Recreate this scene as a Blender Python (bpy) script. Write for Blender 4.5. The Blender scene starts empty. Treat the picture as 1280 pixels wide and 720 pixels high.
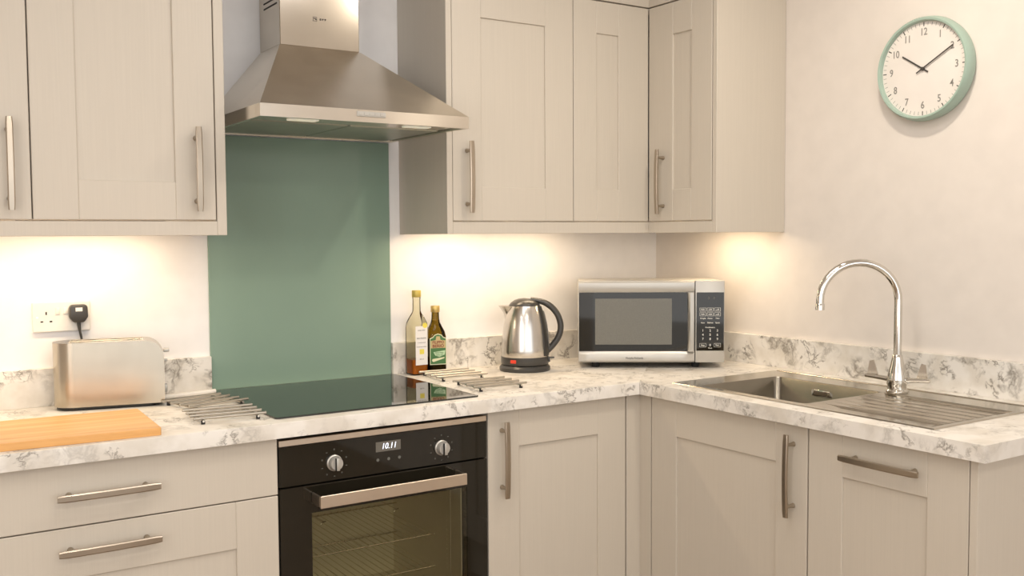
import bpy, bmesh, math, random
from math import sin, cos, pi, radians
from mathutils import Vector, Matrix
random.seed(7)
SC = bpy.context.scene
COL = SC.collection

# ------------------------------------------------------------------ camera
cam_d = bpy.data.cameras.new('camera')
cam = bpy.data.objects.new('camera', cam_d); COL.objects.link(cam)
cam_d.sensor_width = 36.0
cam_d.lens = 1229.94 / 1280.0 * 36.0
cam_d.clip_start = 0.05; cam_d.clip_end = 60
YAW, PITCH, ROLL = -0.5813, 0.0541, 0.0063
cam.matrix_world = (Matrix.Translation((-2.555, -2.8729, 1.3591)) @ Matrix.Rotation(YAW, 4, 'Z')
                    @ Matrix.Rotation(pi / 2 - PITCH, 4, 'X') @ Matrix.Rotation(-ROLL, 4, 'Z'))
SC.camera = cam

# ------------------------------------------------------------------ world, lights, exposure
w = bpy.data.worlds.new('world'); SC.world = w; w.use_nodes = True
w.node_tree.nodes['Background'].inputs[0].default_value = (1.0, 0.965, 0.92, 1)
w.node_tree.nodes['Background'].inputs[1].default_value = 1.2
vs = SC.view_settings
vs.view_transform = 'Standard'; vs.look = 'None'; vs.exposure = -0.20; vs.gamma = 1.0
vs.use_curve_mapping = False
try:
    SC.cycles.use_denoising = True
    SC.cycles.max_bounces = 10
    SC.cycles.caustics_reflective = False; SC.cycles.caustics_refractive = False
    SC.cycles.sample_clamp_indirect = 4.0
except Exception:
    pass

def area(name, loc, size, power, col, target=None, shape='DISK', size_y=None, spread=None):
    l = bpy.data.lights.new(name, 'AREA'); l.energy = power; l.color = col; l.shape = shape; l.size = size
    if size_y: l.size_y = size_y
    if spread: l.spread = spread
    o = bpy.data.objects.new(name, l); COL.objects.link(o); o.location = loc
    d = Vector(target if target is not None else (loc[0], loc[1], loc[2] - 1)) - Vector(loc)
    o.rotation_euler = d.to_track_quat('-Z', 'Y').to_euler()
    return o
WARM = (1.0, 0.78, 0.52); NEUT = (1.0, 0.935, 0.86); WARM2 = (1.0, 0.89, 0.74)
# recessed ceiling downlights of the room (ceiling at 2.45 m)
for (x, y, p, c) in ((-0.66, -1.42, 10, WARM2), (-2.05, -1.75, 5, NEUT), (-1.75, -3.2, 10, WARM2), (-2.2, -3.3, 9, NEUT), (-3.4, -2.2, 8, NEUT)):
    area('downlight_lamp', (x, y, 2.43), 0.10, p, c)
area('recess_fill_lamp', (-1.35, -1.35, 2.43), 0.9, 10, (1.0, 0.96, 0.93))  # unseen fill lamp added to brighten the wall recess beside the hood
# unseen soft fill lights, added behind the camera and at the left
area('soft_fill_lamp', (-2.2, -4.6, 1.6), 3.2, 27, (0.94, 0.97, 1.0), (-1.4, 0, 1.5), 'RECTANGLE', 1.9)
area('soft_fill_lamp', (-3.9, -2.3, 1.55), 2.4, 33, (1.0, 0.985, 0.96), (-0.6, -0.5, 1.4), 'RECTANGLE', 1.6)
# warm lamps under the wall cabinets
UCL = ((-2.06, -0.150, 0.34, 0, 1.7), (-2.46, -0.150, 0.30, 0, 1.2), (-0.93, -0.150, 0.24, 0, 1.4), (-0.62, -0.150, 0.24, 0, 0.95), (-0.150, -0.46, 0.20, -pi / 2, 1.4))
for (x, y, ln_, rz, p) in UCL:
    o = area('under_cabinet_lamp', (x, y, 1.388), ln_, p, WARM, None, 'RECTANGLE', 0.03); o.rotation_euler = (0, 0, rz)

# ------------------------------------------------------------------ materials
def newmat(name):
    m = bpy.data.materials.new(name); m.use_nodes = True
    nt = m.node_tree; b = nt.nodes['Principled BSDF']
    return m, nt, b
def setp(b, **k):
    for n, v in k.items(): b.inputs[n.replace('_', ' ')].default_value = v
def tex(nt, kind, scale=(1, 1, 1), coord='Object', **k):
    tc = nt.nodes.new('ShaderNodeTexCoord'); mp = nt.nodes.new('ShaderNodeMapping')
    mp.inputs['Scale'].default_value = scale
    nt.links.new(tc.outputs[coord], mp.inputs[0])
    t = nt.nodes.new(kind); nt.links.new(mp.outputs[0], t.inputs['Vector'])
    for n, v in k.items(): t.inputs[n].default_value = v
    return t
def ramp(nt, src, stops):
    r = nt.nodes.new('ShaderNodeValToRGB'); e = r.color_ramp.elements
    while len(e) < len(stops): e.new(0.5)
    for el, (p, c) in zip(e, stops):
        el.position = p; el.color = (c, c, c, 1) if isinstance(c, (int, float)) else (*c, 1)
    nt.links.new(src, r.inputs[0]); return r
def bump(nt, b, src, strength, dist=0.001):
    n = nt.nodes.new('ShaderNodeBump'); n.inputs['Strength'].default_value = strength
    n.inputs['Distance'].default_value = dist
    nt.links.new(src, n.inputs['Height']); nt.links.new(n.outputs[0], b.inputs['Normal'])
def math_(nt, op, a, b_=None):
    n = nt.nodes.new('ShaderNodeMath'); n.operation = op
    for i, s in enumerate((a, b_)):
        if s is None: continue
        if isinstance(s, (int, float)): n.inputs[i].default_value = s
        else: nt.links.new(s, n.inputs[i])
    return n.outputs[0]
def mixc(nt, fac, a, b_):
    n = nt.nodes.new('ShaderNodeMix'); n.data_type = 'RGBA'
    if isinstance(fac, (int, float)): n.inputs[0].default_value = fac
    else: nt.links.new(fac, n.inputs[0])
    for i, s in ((6, a), (7, b_)):
        if isinstance(s, tuple): n.inputs[i].default_value = (*s, 1)
        else: nt.links.new(s, n.inputs[i])
    return n.outputs[2]

def plain(name, col, rough=0.5, metal=0.0, **k):
    m, nt, b = newmat(name)
    t = tex(nt, 'ShaderNodeTexNoise', (14, 14, 14), Scale=1.0)
    r = ramp(nt, t.outputs[0], [(0.3, tuple(c * 0.97 for c in col)), (0.7, tuple(min(1, c * 1.02) for c in col))])
    nt.links.new(r.outputs[0], b.inputs['Base Color'])
    setp(b, Roughness=rough, Metallic=metal, **k)
    return m
def emit(name, col, s):
    m, nt, b = newmat(name); setp(b, Base_Color=(*col, 1), Emission_Color=(*col, 1), Emission_Strength=s); return m

M = {}
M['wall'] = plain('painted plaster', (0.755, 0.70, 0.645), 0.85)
M['wall_back'] = plain('fill-lightened plaster', (0.88, 0.86, 0.85), 0.85)  # plaster colour lightened and cooled to make up for weak light beside the hood
M['ceiling'] = plain('ceiling paint', (0.86, 0.84, 0.81), 0.9)

def cabinet_mat(name, col):
    m, nt, b = newmat(name)
    g = tex(nt, 'ShaderNodeTexNoise', (260, 260, 5), Scale=1.0, Detail=3.0)
    big = tex(nt, 'ShaderNodeTexNoise', (2, 2, 2), Scale=1.0)
    c = ramp(nt, g.outputs[0], [(0.3, tuple(x * 0.965 for x in col)), (0.7, col)])
    nt.links.new(c.outputs[0], b.inputs['Base Color'])
    bump(nt, b, g.outputs[0], 0.25, 0.0006)
    setp(b, Roughness=0.42)
    return m
M['cab'] = cabinet_mat('stone painted cabinet', (0.60, 0.545, 0.465))
M['carcass'] = cabinet_mat('cabinet carcass', (0.60, 0.54, 0.47))

def marble(name, dense):
    m, nt, b = newmat(name)
    warp = tex(nt, 'ShaderNodeTexNoise', (1, 1, 1), Scale=9.0, Detail=5.0)
    tc = nt.nodes.new('ShaderNodeTexCoord')
    va = nt.nodes.new('ShaderNodeVectorMath'); va.operation = 'MULTIPLY_ADD'
    nt.links.new(warp.outputs['Color'], va.inputs[0]); va.inputs[1].default_value = (0.10, 0.10, 0.10)
    nt.links.new(tc.outputs['Object'], va.inputs[2])
    def veins(scale, w0, w1, detail=5.0):
        n2 = nt.nodes.new('ShaderNodeTexNoise'); n2.inputs['Scale'].default_value = scale; n2.inputs['Detail'].default_value = detail
        n2.inputs['Roughness'].default_value = 0.62
        nt.links.new(va.outputs[0], n2.inputs['Vector'])
        return ramp(nt, math_(nt, 'ABSOLUTE', math_(nt, 'SUBTRACT', n2.outputs[0], 0.5)), [(0.0, 1.0), (w0, 0.55), (w1, 0.0)]).outputs[0]
    def mask(scale, lo, hi):
        k = tex(nt, 'ShaderNodeTexNoise', (1, 1, 1), Scale=scale, Detail=2.0)
        return ramp(nt, k.outputs[0], [(lo, 0.0), (hi, 1.0)]).outputs[0]
    fine = math_(nt, 'MULTIPLY', veins(15.0, 0.012, 0.035), mask(13.0, 0.50, 0.60))
    broad = math_(nt, 'MULTIPLY', veins(8.0, 0.018, 0.06), mask(7.0, 0.45, 0.56))
    f = math_(nt, 'MAXIMUM', math_(nt, 'MULTIPLY', fine, 1.0 if dense else 0.85), math_(nt, 'MULTIPLY', broad, 0.85 if dense else 0.36))
    soft = tex(nt, 'ShaderNodeTexNoise', (1, 1, 1), Scale=12.0, Detail=5.0)
    base = ramp(nt, soft.outputs[0], [(0.36, (0.69, 0.645, 0.575)), (0.54, (0.80, 0.765, 0.71))])
    c = mixc(nt, f, base.outputs[0], (0.20, 0.175, 0.145))
    nt.links.new(c, b.inputs['Base Color'])
    setp(b, Roughness=0.38)
    return m
M['marble'] = marble('marble laminate worktop', False)
M['upstand'] = marble('marble laminate upstand', True)

def steel(name, col, rough, axis=(3, 220, 220), amt=0.12, aniso=0.0, along=(0.97, 0.25, 0.0)):
    m, nt, b = newmat(name)
    t = tex(nt, 'ShaderNodeTexNoise', tuple(a_ * 3 for a_ in axis), Scale=1.0, Detail=2.0)
    r = ramp(nt, t.outputs[0], [(0.3, max(0.02, rough - amt * 0.12)), (0.7, rough + amt * 0.12)])
    nt.links.new(r.outputs[0], b.inputs['Roughness'])
    sm = tex(nt, 'ShaderNodeTexNoise', (9, 9, 9), Scale=1.0, Detail=4.0)
    c = ramp(nt, sm.outputs[0], [(0.30, tuple(x * 0.90 for x in col)), (0.62, col)])
    nt.links.new(c.outputs[0], b.inputs['Base Color'])
    setp(b, Metallic=1.0)
    if aniso:
        tg = nt.nodes.new('ShaderNodeCombineXYZ')          # brushing direction of the sheet
        for i_ in range(3): tg.inputs[i_].default_value = along[i_]
        nt.links.new(tg.outputs[0], b.inputs['Tangent'])
        setp(b, Anisotropic=aniso, Anisotropic_Rotation=0.25)
    return m
M['steel'] = steel('brushed steel', (0.80, 0.74, 0.65), 0.22, aniso=0.86, along=(0.999, 0.04, 0.0))
M['chimney'] = steel('brushed chimney steel', (0.66, 0.605, 0.525), 0.15, amt=0.05)
M['toaster'] = steel('brushed toaster steel', (0.56, 0.50, 0.41), 0.24)
M['steel_dark'] = steel('brushed steel chimney side', (0.60, 0.57, 0.53), 0.38)
M['bowl'] = steel('shade-darkened bowl steel', (0.30, 0.275, 0.23), 0.24, (220, 220, 3), 0.05)  # sink steel with the bowl's dim reflections put into a darker colour
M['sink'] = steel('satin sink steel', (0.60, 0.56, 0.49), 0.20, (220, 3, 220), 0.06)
M['kettle'] = steel('polished kettle steel', (0.64, 0.61, 0.57), 0.22, (3, 3, 160), 0.04)
M['handle'] = steel('satin nickel', (0.46, 0.395, 0.32), 0.30, (60, 60, 60), 0.05)
M['chrome'] = plain('chrome', (0.70, 0.675, 0.63), 0.07, 1.0)
M['satin'] = steel('satin trivet steel', (0.50, 0.465, 0.41), 0.38)
M['trim_steel'] = steel('oven trim steel', (0.74, 0.64, 0.53), 0.33)
M['silver'] = plain('silver painted plastic', (0.52, 0.50, 0.46), 0.36, 0.45)
M['black'] = plain('black plastic', (0.018, 0.017, 0.015), 0.35)
M['charcoal'] = plain('charcoal plastic', (0.045, 0.043, 0.04), 0.3)
M['rubber'] = plain('black rubber', (0.012, 0.012, 0.012), 0.7)
M['blackglass'] = plain('black glass', (0.014, 0.012, 0.008), 0.04)
M['hob'] = plain('hob glass', (0.010, 0.013, 0.011), 0.035)
M['hob'].node_tree.nodes['Principled BSDF'].inputs['IOR'].default_value = 1.75
M['white_plastic'] = plain('white plastic', (0.80, 0.76, 0.70), 0.3)
M['dark'] = plain('dark recess', (0.02, 0.018, 0.015), 0.8)
M['print_dark'] = plain('dark print', (0.05, 0.045, 0.04), 0.6)
M['print_grey'] = plain('grey print', (0.24, 0.23, 0.21), 0.6)
M['print_white'] = plain('white print', (0.72, 0.70, 0.64), 0.5)
M['print_dim'] = plain('dim print', (0.13, 0.13, 0.115), 0.5)
M['mint'] = plain('mint plastic', (0.36, 0.475, 0.405), 0.35)
M['dial'] = plain('white dial', (0.78, 0.73, 0.68), 0.6)
M['red'] = plain('red switch', (0.75, 0.06, 0.03), 0.3)
M['gold'] = plain('gold cap', (0.62, 0.45, 0.16), 0.35, 0.7)
M['yellow_cap'] = plain('yellow gold cap', (0.62, 0.48, 0.12), 0.4, 0.4)
M['paper'] = plain('label paper', (0.80, 0.77, 0.74), 0.6)
M['yellow'] = plain('yellow print', (0.78, 0.66, 0.10), 0.6)
M['label_green'] = plain('green label', (0.06, 0.17, 0.05), 0.5)
M['label_tan'] = plain('tan label', (0.55, 0.42, 0.20), 0.5)
M['label_cream'] = plain('cream label edge', (0.75, 0.72, 0.48), 0.5)
M['label_pale'] = plain('pale green banner', (0.52, 0.68, 0.42), 0.5)
M['label_red'] = plain('brown red lettering', (0.25, 0.07, 0.03), 0.5)
M['filter'] = steel('hood filter mesh', (0.50, 0.50, 0.44), 0.42, (200, 200, 3))
M['lamp_lens'] = emit('hood lamp lens', (0.95, 0.92, 0.75), 0.35)
M['led'] = emit('clock digits', (0.80, 0.86, 1.0), 1.3)
M['uclight'] = emit('under cabinet diffuser', (1.0, 0.82, 0.58), 6.0)
M['grey_screen'] = plain('grey display window', (0.15, 0.14, 0.12), 0.2)

# painted splashback glass
m, nt, b = newmat('sage splashback glass')
t = tex(nt, 'ShaderNodeTexNoise', (3, 3, 3), Scale=1.0)
r = ramp(nt, t.outputs[0], [(0.3, (0.225, 0.325, 0.255)), (0.7, (0.245, 0.35, 0.275))])
nt.links.new(r.outputs[0], b.inputs['Base Color']); setp(b, Roughness=0.12, IOR=1.5)
M['sage'] = m
# oven window: dark tinted pane you can see through
m, nt, b = newmat('tinted oven pane')
nt.nodes.remove(b)
tr = nt.nodes.new('ShaderNodeBsdfTransparent'); tr.inputs[0].default_value = (0.86, 0.84, 0.74, 1)
gl = nt.nodes.new('ShaderNodeBsdfGlossy'); gl.inputs['Roughness'].default_value = 0.03
fr = nt.nodes.new('ShaderNodeFresnel'); fr.inputs[0].default_value = 1.5
mx = nt.nodes.new('ShaderNodeMixShader')
nt.links.new(fr.outputs[0], mx.inputs[0]); nt.links.new(tr.outputs[0], mx.inputs[1]); nt.links.new(gl.outputs[0], mx.inputs[2])
nt.links.new(mx.outputs[0], nt.nodes['Material Output'].inputs[0])
M['pane'] = m
M['cavity'] = plain('oven enamel', (0.78, 0.73, 0.60), 0.4)
# microwave door mesh window
m, nt, b = newmat('microwave mesh window')
t = tex(nt, 'ShaderNodeTexVoronoi', (1, 1, 1), Scale=700.0)
r = ramp(nt, t.outputs['Distance'], [(0.25, (0.11, 0.105, 0.088)), (0.6, (0.17, 0.165, 0.14))])
nt.links.new(r.outputs[0], b.inputs['Base Color']); setp(b, Roughness=0.3)
M['mwmesh'] = m
def glassmat(name, col, rough=0.02):
    m, nt, b = newmat(name); setp(b, Base_Color=(*col, 1), Roughness=rough, IOR=1.45)
    b.inputs['Transmission Weight'].default_value = 1.0
    return m
def thinglass(name, col, ior=1.35):
    m, nt, b = newmat(name); nt.nodes.remove(b)
    tr = nt.nodes.new('ShaderNodeBsdfTransparent'); tr.inputs[0].default_value = (*col, 1)
    gl = nt.nodes.new('ShaderNodeBsdfGlossy'); gl.inputs['Roughness'].default_value = 0.05
    fr = nt.nodes.new('ShaderNodeFresnel'); fr.inputs[0].default_value = ior
    mx = nt.nodes.new('ShaderNodeMixShader')
    nt.links.new(fr.outputs[0], mx.inputs[0]); nt.links.new(tr.outputs[0], mx.inputs[1]); nt.links.new(gl.outputs[0], mx.inputs[2])
    nt.links.new(mx.outputs[0], nt.nodes['Material Output'].inputs[0]); return m
M['clear'] = thinglass('clear bottle glass', (0.93, 0.91, 0.80), 1.25)
M['vinegar'] = plain('amber vinegar', (0.42, 0.11, 0.008), 0.12)
M['olive'] = thinglass('olive green bottle glass', (0.46, 0.36, 0.07))
M['oil_dark'] = plain('dark oil', (0.05, 0.038, 0.008), 0.1)
# wood chopping board
m, nt, b = newmat('beech chopping board')
t = tex(nt, 'ShaderNodeTexNoise', (3, 60, 40), Scale=1.0, Detail=5.0, Distortion=0.4)
r = ramp(nt, t.outputs[0], [(0.3, (0.62, 0.30, 0.085)), (0.55, (0.76, 0.42, 0.15)), (0.75, (0.82, 0.50, 0.21))])
nt.links.new(r.outputs[0], b.inputs['Base Color']); setp(b, Roughness=0.45); bump(nt, b, t.outputs[0], 0.1, 0.0005)
M['board'] = m
# floor boards
m, nt, b = newmat('oak laminate floor')
t = tex(nt, 'ShaderNodeTexNoise', (2, 30, 2), Scale=1.0, Detail=5.0)
r = ramp(nt, t.outputs[0], [(0.3, (0.20, 0.13, 0.075)), (0.7, (0.34, 0.235, 0.145))])
nt.links.new(r.outputs[0], b.inputs['Base Color']); setp(b, Roughness=0.4)
M['floor'] = m

# ------------------------------------------------------------------ mesh helpers
def BM(): return bmesh.new()
def box(bm, x0, x1, y0, y1, z0, z1, bev=0.0, seg=1):
    vs_ = [bm.verts.new((x, y, z)) for z in (z0, z1) for y in (y0, y1) for x in (x0, x1)]
    F = [(0, 2, 3, 1), (4, 5, 7, 6), (0, 1, 5, 4), (2, 6, 7, 3), (0, 4, 6, 2), (1, 3, 7, 5)]
    fs = [bm.faces.new([vs_[i] for i in f]) for f in F]
    if bev > 0:
        es = set(e for f in fs for e in f.edges)
        bmesh.ops.bevel(bm, geom=list(es), offset=bev, segments=seg, affect='EDGES', profile=0.5)
    return bm
def prism(bm, pts, y0, y1, cap=True):
    """pts: list of (x,z) polygon; extruded along y"""
    a = [bm.verts.new((x, y0, z)) for x, z in pts]; c = [bm.verts.new((x, y1, z)) for x, z in pts]
    n = len(pts)
    fs = [bm.faces.new((a[i], a[(i + 1) % n], c[(i + 1) % n], c[i])) for i in range(n)]
    if cap: fs += [bm.faces.new(a[::-1]), bm.faces.new(c)]
    bmesh.ops.recalc_face_normals(bm, faces=fs)
    return a, c
def prismz(bm, pts, z0, z1, cap=True):
    a = [bm.verts.new((x, y, z0)) for x, y in pts]; c = [bm.verts.new((x, y, z1)) for x, y in pts]
    n = len(pts)
    fs = [bm.faces.new((a[i], a[(i + 1) % n], c[(i + 1) % n], c[i])) for i in range(n)]
    if cap: fs += [bm.faces.new(a[::-1]), bm.faces.new(c)]
    bmesh.ops.recalc_face_normals(bm, faces=fs)
def rrect(x0, x1, y0, y1, r, seg=6):
    out = []
    for cx, cy, a0 in ((x1 - r, y1 - r, 0), (x0 + r, y1 - r, 90), (x0 + r, y0 + r, 180), (x1 - r, y0 + r, 270)):
        for i in range(seg + 1):
            a = radians(a0 + 90 * i / seg); out.append((cx + r * cos(a), cy + r * sin(a)))
    return out
def lathe(bm, prof, seg=40, cap=True, c=(0, 0), a0=0.0, a1=2 * pi):
    full = abs(a1 - a0 - 2 * pi) < 1e-6
    rings = []
    for r, z in prof:
        n = seg if full else seg + 1
        rings.append([bm.verts.new((c[0] + r * cos(a0 + (a1 - a0) * i / seg), c[1] + r * sin(a0 + (a1 - a0) * i / seg), z)) for i in range(n)])
    for A, B in zip(rings, rings[1:]):
        m = len(A)
        for i in range(m if full else m - 1):
            bm.faces.new((A[i], A[(i + 1) % m], B[(i + 1) % m], B[i]))
    if cap and full:
        bm.faces.new(rings[0][::-1]); bm.faces.new(rings[-1])
    return rings
def tube(bm, pts, r, seg=10, cap=True):
    pts = [Vector(p) for p in pts]; rs = r if isinstance(r, (list, tuple)) else [r] * len(pts)
    T = []
    for i in range(len(pts)):
        a = pts[max(0, i - 1)]; b_ = pts[min(len(pts) - 1, i + 1)]; T.append((b_ - a).normalized())
    up = Vector((0, 0, 1)) if abs(T[0].z) < 0.9 else Vector((0, 1, 0))
    n = T[0].cross(up).normalized(); rings = []
    for p, t_, rr in zip(pts, T, rs):
        n = (n - t_ * n.dot(t_)).normalized(); b_ = t_.cross(n)
        ra, rb = rr if isinstance(rr, tuple) else (rr, rr)
        rings.append([bm.verts.new(p + n * (ra * cos(2 * pi * i / seg)) + b_ * (rb * sin(2 * pi * i / seg))) for i in range(seg)])
    for A, B in zip(rings, rings[1:]):
        for i in range(seg): bm.faces.new((A[i], A[(i + 1) % seg], B[(i + 1) % seg], B[i]))
    if cap: bm.faces.new(rings[0][::-1]); bm.faces.new(rings[-1])
    return bm
def finish(bm, name, mat, angle=35):
    bmesh.ops.recalc_face_normals(bm, faces=bm.faces[:])
    me = bpy.data.meshes.new(name); bm.to_mesh(me); bm.free()
    me.materials.append(mat)
    me.polygons.foreach_set('use_smooth', [True] * len(me.polygons))
    me.set_sharp_from_angle(angle=radians(angle))
    return me
def part(name, bm, mat, parent=None, label=None, angle=35, stuff=False):
    o = bpy.data.objects.new(name, finish(bm, name, M[mat] if isinstance(mat, str) else mat, angle))
    COL.objects.link(o)
    if parent is not None: o.parent = parent
    if label: o['label'] = label
    if stuff: o['kind'] = 'stuff'
    return o
def thing(name, label, cat, loc=(0, 0, 0), rz=0.0, group=None):
    o = bpy.data.objects.new(name, None); COL.objects.link(o); o.empty_display_size = 0.05
    o.location = loc; o.rotation_euler = (0, 0, rz); o['label'] = label; o['category'] = cat
    if group: o['group'] = group
    return o
def solo(name, bm, mat, label, cat, group=None, loc=(0, 0, 0), rz=0.0, angle=20):
    """one-mesh thing: the origin goes to the middle of its base"""
    xs = [v.co for v in bm.verts]
    c = Vector(((min(v.x for v in xs) + max(v.x for v in xs)) / 2, (min(v.y for v in xs) + max(v.y for v in xs)) / 2, min(v.z for v in xs)))
    for v in bm.verts: v.co -= c
    o = part(name, bm, mat, angle=angle)
    R = Matrix.Rotation(rz, 4, 'Z'); o.location = Vector(loc) + R @ c; o.rotation_euler = (0, 0, rz)
    o['label'] = label; o['category'] = cat
    if group: o['group'] = group
    return o
def struct(name, bm, mat):
    o = part(name, bm, mat); o['kind'] = 'structure'; return o
def text(name, s, size, mat, parent, loc, rot=(pi / 2, 0, 0), depth=0.0003, align='CENTER', shear=0.0, sx=1.0, bold=0.0):
    cu = bpy.data.curves.new('txt', 'FONT'); cu.body = s; cu.size = size; cu.align_x = align; cu.align_y = 'CENTER'
    cu.extrude = depth; cu.shear = shear; cu.resolution_u = 3; cu.offset = bold
    t = bpy.data.objects.new('txt', cu); COL.objects.link(t)
    dg = bpy.context.evaluated_depsgraph_get()
    me = bpy.data.meshes.new_from_object(t.evaluated_get(dg)); me.name = name
    bpy.data.objects.remove(t); me.materials.clear(); me.materials.append(M[mat])
    o = bpy.data.objects.new(name, me); COL.objects.link(o); o.parent = parent
    o.location = loc; o.rotation_euler = rot; o.scale = (sx, 1, 1)
    return o

# ------------------------------------------------------------------ key sizes (metres; corner of the room at the origin)
H = 0.91; TH = 0.038; D = 0.603; L = 1.7087        # worktop
DB = 0.579                                          # base door plane
DU = 0.3148; HU = 1.3625                            # wall cabinet door plane, underside of light rail
XO = -1.7326                                        # left side of the oven bay
CEIL = 2.45

# ------------------------------------------------------------------ the room
bm = BM(); box(bm, -4.1, 0.1, -5.4, 0.1, -0.1, 0.0); struct('floor', bm, 'floor')
bm = BM(); box(bm, -4.1, 0.1, -5.4, 0.1, CEIL, CEIL + 0.1); struct('ceiling', bm, 'ceiling')
bm = BM(); box(bm, -4.1, 0.1, 0.0, 0.1, 0.0, CEIL); struct('wall_back', bm, 'wall_back')
bm = BM(); box(bm, 0.0, 0.1, -5.4, 0.0, 0.0, CEIL); struct('wall_right', bm, 'wall')
bm = BM(); box(bm, -4.1, -4.0, -5.4, 0.0, 0.0, CEIL); struct('wall_left', bm, 'wall')

# ------------------------------------------------------------------ cabinets
def handle_bm(length=0.214, width=0.0155, horizontal=False):
    """bowed flat bar on two tapered posts; front is -y, centre at the origin"""
    bm = BM(); N = 14; prev = None
    secs = []
    for i in range(N + 1):
        u = -1 + 2 * i / N; s = u * length / 2
        yb = -0.0275 - 0.0035 * (1 - u * u); th = 0.0065; hw = width / 2 * (0.86 if i in (0, N) else 1.0)
        q = []
        for dx, dy in ((-hw, 0.0), (-hw, -th * 0.75), (-hw * 0.7, -th), (hw * 0.7, -th), (hw, -th * 0.75), (hw, 0.0)):
            q.append(bm.verts.new((s, yb + dy, dx) if horizontal else (dx, yb + dy, s)))
        secs.append(q)
    for A, B in zip(secs, secs[1:]):
        for i in range(6): bm.faces.new((A[i], A[(i + 1) % 6], B[(i + 1) % 6], B[i]))
    bm.faces.new(secs[0]); bm.faces.new(secs[-1])
    for s in (-0.08, 0.08):
        p = [(0, -0.0005, 0), (0, -0.004, 0), (0, -0.016, 0), (0, -0.0285, 0)]
        p = [((s, y, 0) if horizontal else (0, y, s)) for _, y, _ in p]
        tube(bm, p, [0.0068, 0.0058, 0.0042, 0.0042], 12)
    return bm

def add_handle(door, cx, cz, horizontal=False):
    o = part('handle', handle_bm(horizontal=horizontal), 'handle', door, angle=22)
    o.location = (cx, 0, cz); o['label'] = 'satin nickel bar handle'
    return o

def shaker(parent, x0, x1, z0, z1, sl, sr, rt, rb, name='door', hinge_label=None):
    """door: recessed panel mesh, with its stiles and rails as sub-parts"""
    bm = BM(); box(bm, x0 + sl - 0.006, x1 - sr + 0.006, 0.006, 0.018, z0 + rb - 0.006, z1 - rt + 0.006)
    d = part(name, bm, 'cab', parent)
    for a, c in ((x0, x0 + sl), (x1 - sr, x1)):
        bm = BM(); box(bm, a, c, 0, 0.019, z0, z1, 0.0013); part('stile', bm, 'cab', d)
    for a, c in ((z0, z0 + rb), (z1 - rt, z1)):
        bm = BM(); box(bm, x0 + sl, x1 - sr, 0, 0.019, a, c, 0.0013); part('rail', bm, 'cab', d)
    return d
def slab(parent, x0, x1, z0, z1, name='drawer'):
    bm = BM(); box(bm, x0, x1, 0, 0.019, z0, z1, 0.0012); return part(name, bm, 'cab', parent)
def carcass(parent, x0, x1, y0, y1, z0, z1, top=True):
    bm = BM(); t = 0.016
    box(bm, x0, x0 + t, y0, y1, z0, z1); box(bm, x1 - t, x1, y0, y1, z0, z1)
    box(bm, x0 + t, x1 - t, y0, y1, z0, z0 + t); box(bm, x0 + t, x1 - t, y1 - t, y1, z0 + t, z1)
    if top: box(bm, x0 + t, x1 - t, y0, y1 - t, z1 - t, z1)
    return part('carcass', bm, 'carcass', parent)

ZB0, ZB1 = 0.15, 0.868
R90 = -pi / 2
# drawer unit (800)
t = thing('drawer_unit', 'wide stone-coloured drawer unit left of the oven, under the chopping board', 'cabinet', (-2.5326, -DB, 0))
carcass(t, 0, 0.8, 0.021, 0.560, ZB0, 0.871)
d = slab(t, 0.0015, 0.7985, 0.7301, ZB1); add_handle(d, 0.409, 0.800, True)
for z0, z1 in ((0.4435, 0.7271), (ZB0, 0.4405)):
    d = shaker(t, 0.0015, 0.7985, z0, z1, 0.104, 0.104, 0.113, 0.09, 'drawer'); add_handle(d, 0.409, z1 - 0.048, True)
# base cabinet between oven and corner (500)
t = thing('base_cabinet', 'narrow stone-coloured base cabinet right of the oven, upright handle at its left edge', 'cabinet', (-1.1326, -DB, 0))
carcass(t, 0, 0.4976, 0.021, 0.560, ZB0, 0.871)
d = shaker(t, 0.0025, 0.4976 - 0.0025, ZB0, ZB1, 0.1035, 0.1055, 0.106, 0.106); add_handle(d, 0.0465, 0.7335)
# corner post
bm = BM(); box(bm, -0.6325, -DB, -DB, -DB + 0.019, ZB0, ZB1, 0.0008); box(bm, -DB, -DB + 0.019, -0.6275, -DB + 0.019, ZB0, ZB1, 0.0008)
solo('corner_post', bm, 'cab', 'plain stone-coloured corner post filling the inside angle of the base cabinets', 'cabinet trim')
# sink cabinet
t = thing('sink_cabinet', 'stone-coloured base cabinet under the sink bowl, single wide door with upright handle', 'cabinet', (-DB, -0.630, 0), R90)
carcass(t, 0, 0.5945, 0.021, 0.560, ZB0, 0.871, top=False)
d = shaker(t, 0.002, 0.5920, ZB0, ZB1, 0.1085, 0.103, 0.106, 0.106); add_handle(d, 0.5485, 0.738)
# integrated dishwasher
t = thing('integrated_dishwasher', 'slim integrated dishwasher front under the draining board, with level handle near the top', 'dishwasher', (-DB, -1.2255, 0), R90)
carcass(t, 0, 0.4345, 0.021, 0.560, ZB0, 0.871)
d = shaker(t, 0.001, 0.4335, ZB0, ZB1, 0.103, 0.100, 0.106, 0.106); add_handle(d, 0.2225, 0.817, True)
bm = BM(); box(bm, -DB, -0.002, -1.680, -1.6615, 0.0, 0.8715, 0.0008)
solo('base_end_panel', bm, 'cab', 'stone-coloured end panel closing the base units below the right end of the worktop', 'panel')
# plinths
bm = BM(); box(bm, -2.53, -0.5295, -0.548, -0.530, 0.0, 0.147); solo('plinth', bm, 'cab', 'stone-coloured plinth under the units of the oven wall', 'plinth')
bm = BM(); box(bm, -0.548, -0.530, -1.6605, -0.5485, 0.0, 0.147); solo('plinth', bm, 'cab', 'stone-coloured plinth under the sink units', 'plinth')
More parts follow.
